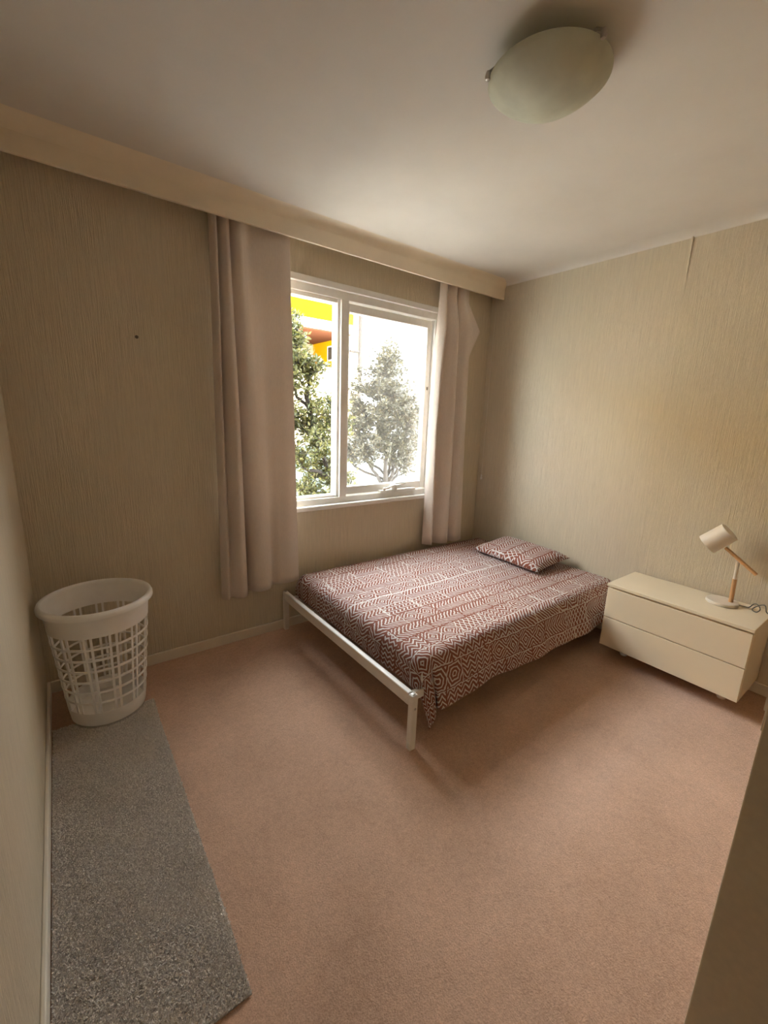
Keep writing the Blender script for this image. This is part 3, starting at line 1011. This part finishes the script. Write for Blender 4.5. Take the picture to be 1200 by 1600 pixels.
def branch_path(p0, p1, rnd, wob=0.06, n=7):
    p0, p1 = Vector(p0), Vector(p1)
    ln = (p1 - p0).length
    out = []
    ph = rnd.uniform(0, 10)
    for i in range(n + 1):
        t = i / n
        q = p0.lerp(p1, t)
        w = math.sin(t * PI) * wob * ln * 1.2
        q += Vector((mnoise.noise(Vector((ph, t * 2.5, 0))), mnoise.noise(Vector((ph, t * 2.5, 5))), 0.6 * mnoise.noise(Vector((ph, t * 2.5, 9))))) * w * 2
        out.append(q)
    return out

def tree(root, seed, trunk, mains, blobs, n_twigs, leaves_per, lmat, leaf=0.05):
    rnd = random.Random(seed)
    bm = bmesh.new()
    nodes = []
    tp = [Vector(p) for p in trunk]
    tr = catmull([tuple(p) for p in tp], 24)
    tube(bm, tr, [0.038 - 0.016 * i / 24 for i in range(25)], 9)
    for i, q in enumerate(tr[10:]):
        nodes.append(Vector(q))
    add('trunk', bm, 'bark', root, smooth=True)
    for st, en, r in mains:
        pth = branch_path(st, en, rnd, 0.14, 9)
        bm = bmesh.new()
        tube(bm, pth, [1.5 * r * (1 - 0.72 * i / 9) for i in range(10)], 7)
        add('branch', bm, 'bark', root, smooth=True)
        nodes += pth[2:]
    tw = bmesh.new()
    V, Fc = [], []
    off = base_of(root)
    tot = sum(b[3] for b in blobs)
    for c, rad, _, wgt in blobs:
        for _ in range(int(n_twigs * wgt / tot)):
            while True:
                d = Vector((rnd.uniform(-1, 1), rnd.uniform(-1, 1), rnd.uniform(-1, 1)))
                if d.length <= 1:
                    break
            e = Vector((c[0] + d.x * rad[0], c[1] + d.y * rad[1], c[2] + d.z * rad[2]))
            s = min(nodes, key=lambda q: (q - e).length + (0.35 if q.z > e.z else 0))
            dist = (e - s).length
            if dist > 0.75:
                s = e + (s - e) * (0.75 / dist)
            pth = branch_path(s, e, rnd, 0.12, 4)
            tube(tw, pth, [0.0055, 0.0045, 0.0038, 0.003, 0.002], 4, cap=False)
            for _k in range(leaves_per):
                t = rnd.uniform(0.35, 1.0)
                i = min(int(t * 4), 3)
                q = Vector(pth[i]).lerp(Vector(pth[i + 1]), t * 4 - i)
                dr = Vector((rnd.gauss(0, 1), rnd.gauss(0, 1), rnd.gauss(0.35, 0.9))).normalized()
                sd = dr.cross(Vector((rnd.gauss(0, 1), rnd.gauss(0, 1), rnd.gauss(0, 1)))).normalized()
                nm = dr.cross(sd)
                ll = leaf * rnd.uniform(0.7, 1.25)
                ww = ll * 0.24
                q = q + dr * rnd.uniform(0.0, 0.025) - off
                b = len(V)
                V += [tuple(q), tuple(q + dr * ll * 0.45 + sd * ww + nm * ww * 0.35), tuple(q + dr * ll), tuple(q + dr * ll * 0.45 - sd * ww + nm * ww * 0.35)]
                Fc += [(b, b + 1, b + 2), (b, b + 2, b + 3)]
    t = add('twigs', tw, 'bark', root)
    t['kind'] = 'stuff'
    me = bpy.data.meshes.new('foliage')
    me.from_pydata(V, [], Fc)
    me.materials.append(MAT[lmat])
    o = bpy.data.objects.new('foliage', me)
    COL.objects.link(o)
    o.parent = root
    o['kind'] = 'stuff'

# round-crowned shrub seen through the dusty sash
tA = thing('garden_tree', (3.84, 5.0, -0.6), 'round-crowned olive-leaved small tree seen through the dusty right pane', 'tree', 'trees outside the window')
fA = (3.84, 5.0, 0.52)
tree(tA, 11, [(3.82, 5.0, -0.6), (3.85, 5.02, -0.1), fA],
     [(fA, (3.40, 5.05, 1.35), .020), (fA, (3.66, 4.85, 1.75), .022), (fA, (3.86, 5.0, 2.25), .024), (fA, (4.10, 5.1, 1.70), .020), (fA, (4.36, 4.95, 1.15), .018),
      (fA, (3.20, 5.1, 0.95), .016), (fA, (4.30, 5.2, 1.45), .016), (fA, (3.55, 5.25, 1.20), .016), (fA, (3.98, 4.75, 1.40), .018)],
     [((3.80, 5.0, 2.24), (.30, .30, .36), 0, 0.11), ((3.70, 5.0, 1.80), (.60, .45, .50), 0, 0.33), ((4.08, 5.0, 1.50), (.46, .45, .48), 0, 0.22), ((3.45, 5.0, 1.30), (.52, .45, .46), 0, 0.24), ((4.28, 5.0, 0.98), (.22, .3, .32), 0, 0.06), ((3.75, 5.0, 1.10), (.55, .4, .25), 0, 0.10)],
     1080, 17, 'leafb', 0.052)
# leaning tree behind the fixed pane
tB = thing('garden_tree', (2.46, 4.1, -0.6), 'leaning sunlit green tree seen through the clear left pane', 'tree', 'trees outside the window')
fB = (2.36, 4.08, 0.85)
tree(tB, 5, [(2.60, 4.1, -0.6), (2.50, 4.1, 0.2), (2.40, 4.08, 0.75), (2.20, 4.08, 1.25), (2.08, 4.1, 1.70)],
     [((2.08, 4.1, 1.70), (1.95, 4.1, 2.40), .018), ((2.2, 4.08, 1.25), (1.75, 4.15, 1.80), .016), (fB, (2.52, 4.2, 1.55), .014), (fB, (1.85, 4.0, 1.15), .016),
      ((2.50, 4.1, 0.2), (1.95, 4.05, 0.75), .016), ((2.50, 4.1, 0.2), (2.75, 4.2, 0.85), .014), ((2.1, 4.1, 1.6), (1.55, 4.1, 2.1), .014)],
     [((1.92, 4.1, 2.20), (.16, .25, .34), 0, 0.11), ((2.02, 4.1, 1.95), (.30, .3, .24), 0, 0.12), ((2.44, 4.2, 1.52), (.24, .3, .34), 0, 0.16), ((2.05, 4.1, 1.35), (.34, .35, .38), 0, 0.20), ((1.50, 4.1, 1.6), (.40, .35, .7), 0, 0.14), ((2.28, 4.1, 0.72), (.48, .35, .40), 0, 0.27)],
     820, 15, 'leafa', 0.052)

# apartment block across the yard with yellow balcony
ab = thing('apartment_building', (3.0, 9.0, -0.6), 'cream apartment block with yellow balcony across the yard', 'building')
add('wall_block', bx(-6, 5.36, 9.6, 12.0, -0.6, 4.3), 'cream', ab)
add('ground_floor_wall', bx(-6, 5.08, 8.3, 9.6, -0.6, 2.50), 'cream', ab)
add('balcony_side_wall', bx(5.05, 5.08, 8.10, 9.6, 2.50, 3.15), 'yellow', ab)
add('corner_block', bx(5.081, 5.36, 8.08, 9.6, -0.6, 4.3), 'cream', ab)
w = add('small_window', bx(5.03, 5.055, 8.50, 8.86, 2.72, 2.98), 'winglass', ab)
add('window_surround', bx(5.035, 5.052, 8.46, 8.90, 2.69, 3.01), 'render', w)
add('balcony_slab', bx(-6, 5.08, 7.9, 9.6, 3.15, 3.32), 'render', ab)
add('soffit', bx(-6, 5.05, 7.95, 9.6, 3.125, 3.15), 'soffit', ab)
add('parapet', bx(-6, 5.08, 7.9, 8.0, 3.32, 4.35), 'yellow', ab)
bm = bmesh.new(); tube(bm, [(5.35, 8.03, -0.6), (5.35, 8.03, 4.2)], 0.045, 10)
add('downpipe', bm, 'bark', ab, smooth=True)
bm = bmesh.new(); tube(bm, [(5.09, 8.04, 2.85), (5.35, 8.04, 2.85)], 0.03, 8)
add('downpipe_branch', bm, 'bark', ab, smooth=True)

gb = thing('grey_building', (13.6, 12.6, -0.6), 'pale grey building corner far behind the round tree', 'building')
add('wall_block', bx(10.9, 16, 11.4, 15, -0.6, 6.0), 'grey', gb)
add('roof_slab', bx(10.7, 16.2, 11.2, 15.2, 6.0, 6.2), 'render', gb)

fw = thing('garden_wall', (6, 7.2, -0.6), 'low pale rendered garden wall behind the trees', 'garden wall')
add('wall_run', bx(4.25, 14, 7.1, 7.25, -0.6, 1.05), 'gwall', fw)
add('wall_coping', bx(4.2, 14, 7.06, 7.29, 1.05, 1.11), 'gwall', fw)
gt = thing('garden_gate', (3.4, 7.2, -0.6), 'pale green fence panel beside the low garden wall', 'fence')
for i in range(12):
    add('board', bx(2.2 + i * 0.17, 2.2 + i * 0.17 + 0.16, 7.12, 7.15, -0.6, 0.95), 'teal', gt)
add('rail', bx(2.2, 4.24, 7.15, 7.20, 0.55, 0.63), 'teal', gt)
add('rail', bx(2.2, 4.24, 7.15, 7.20, -0.25, -0.17), 'teal', gt)
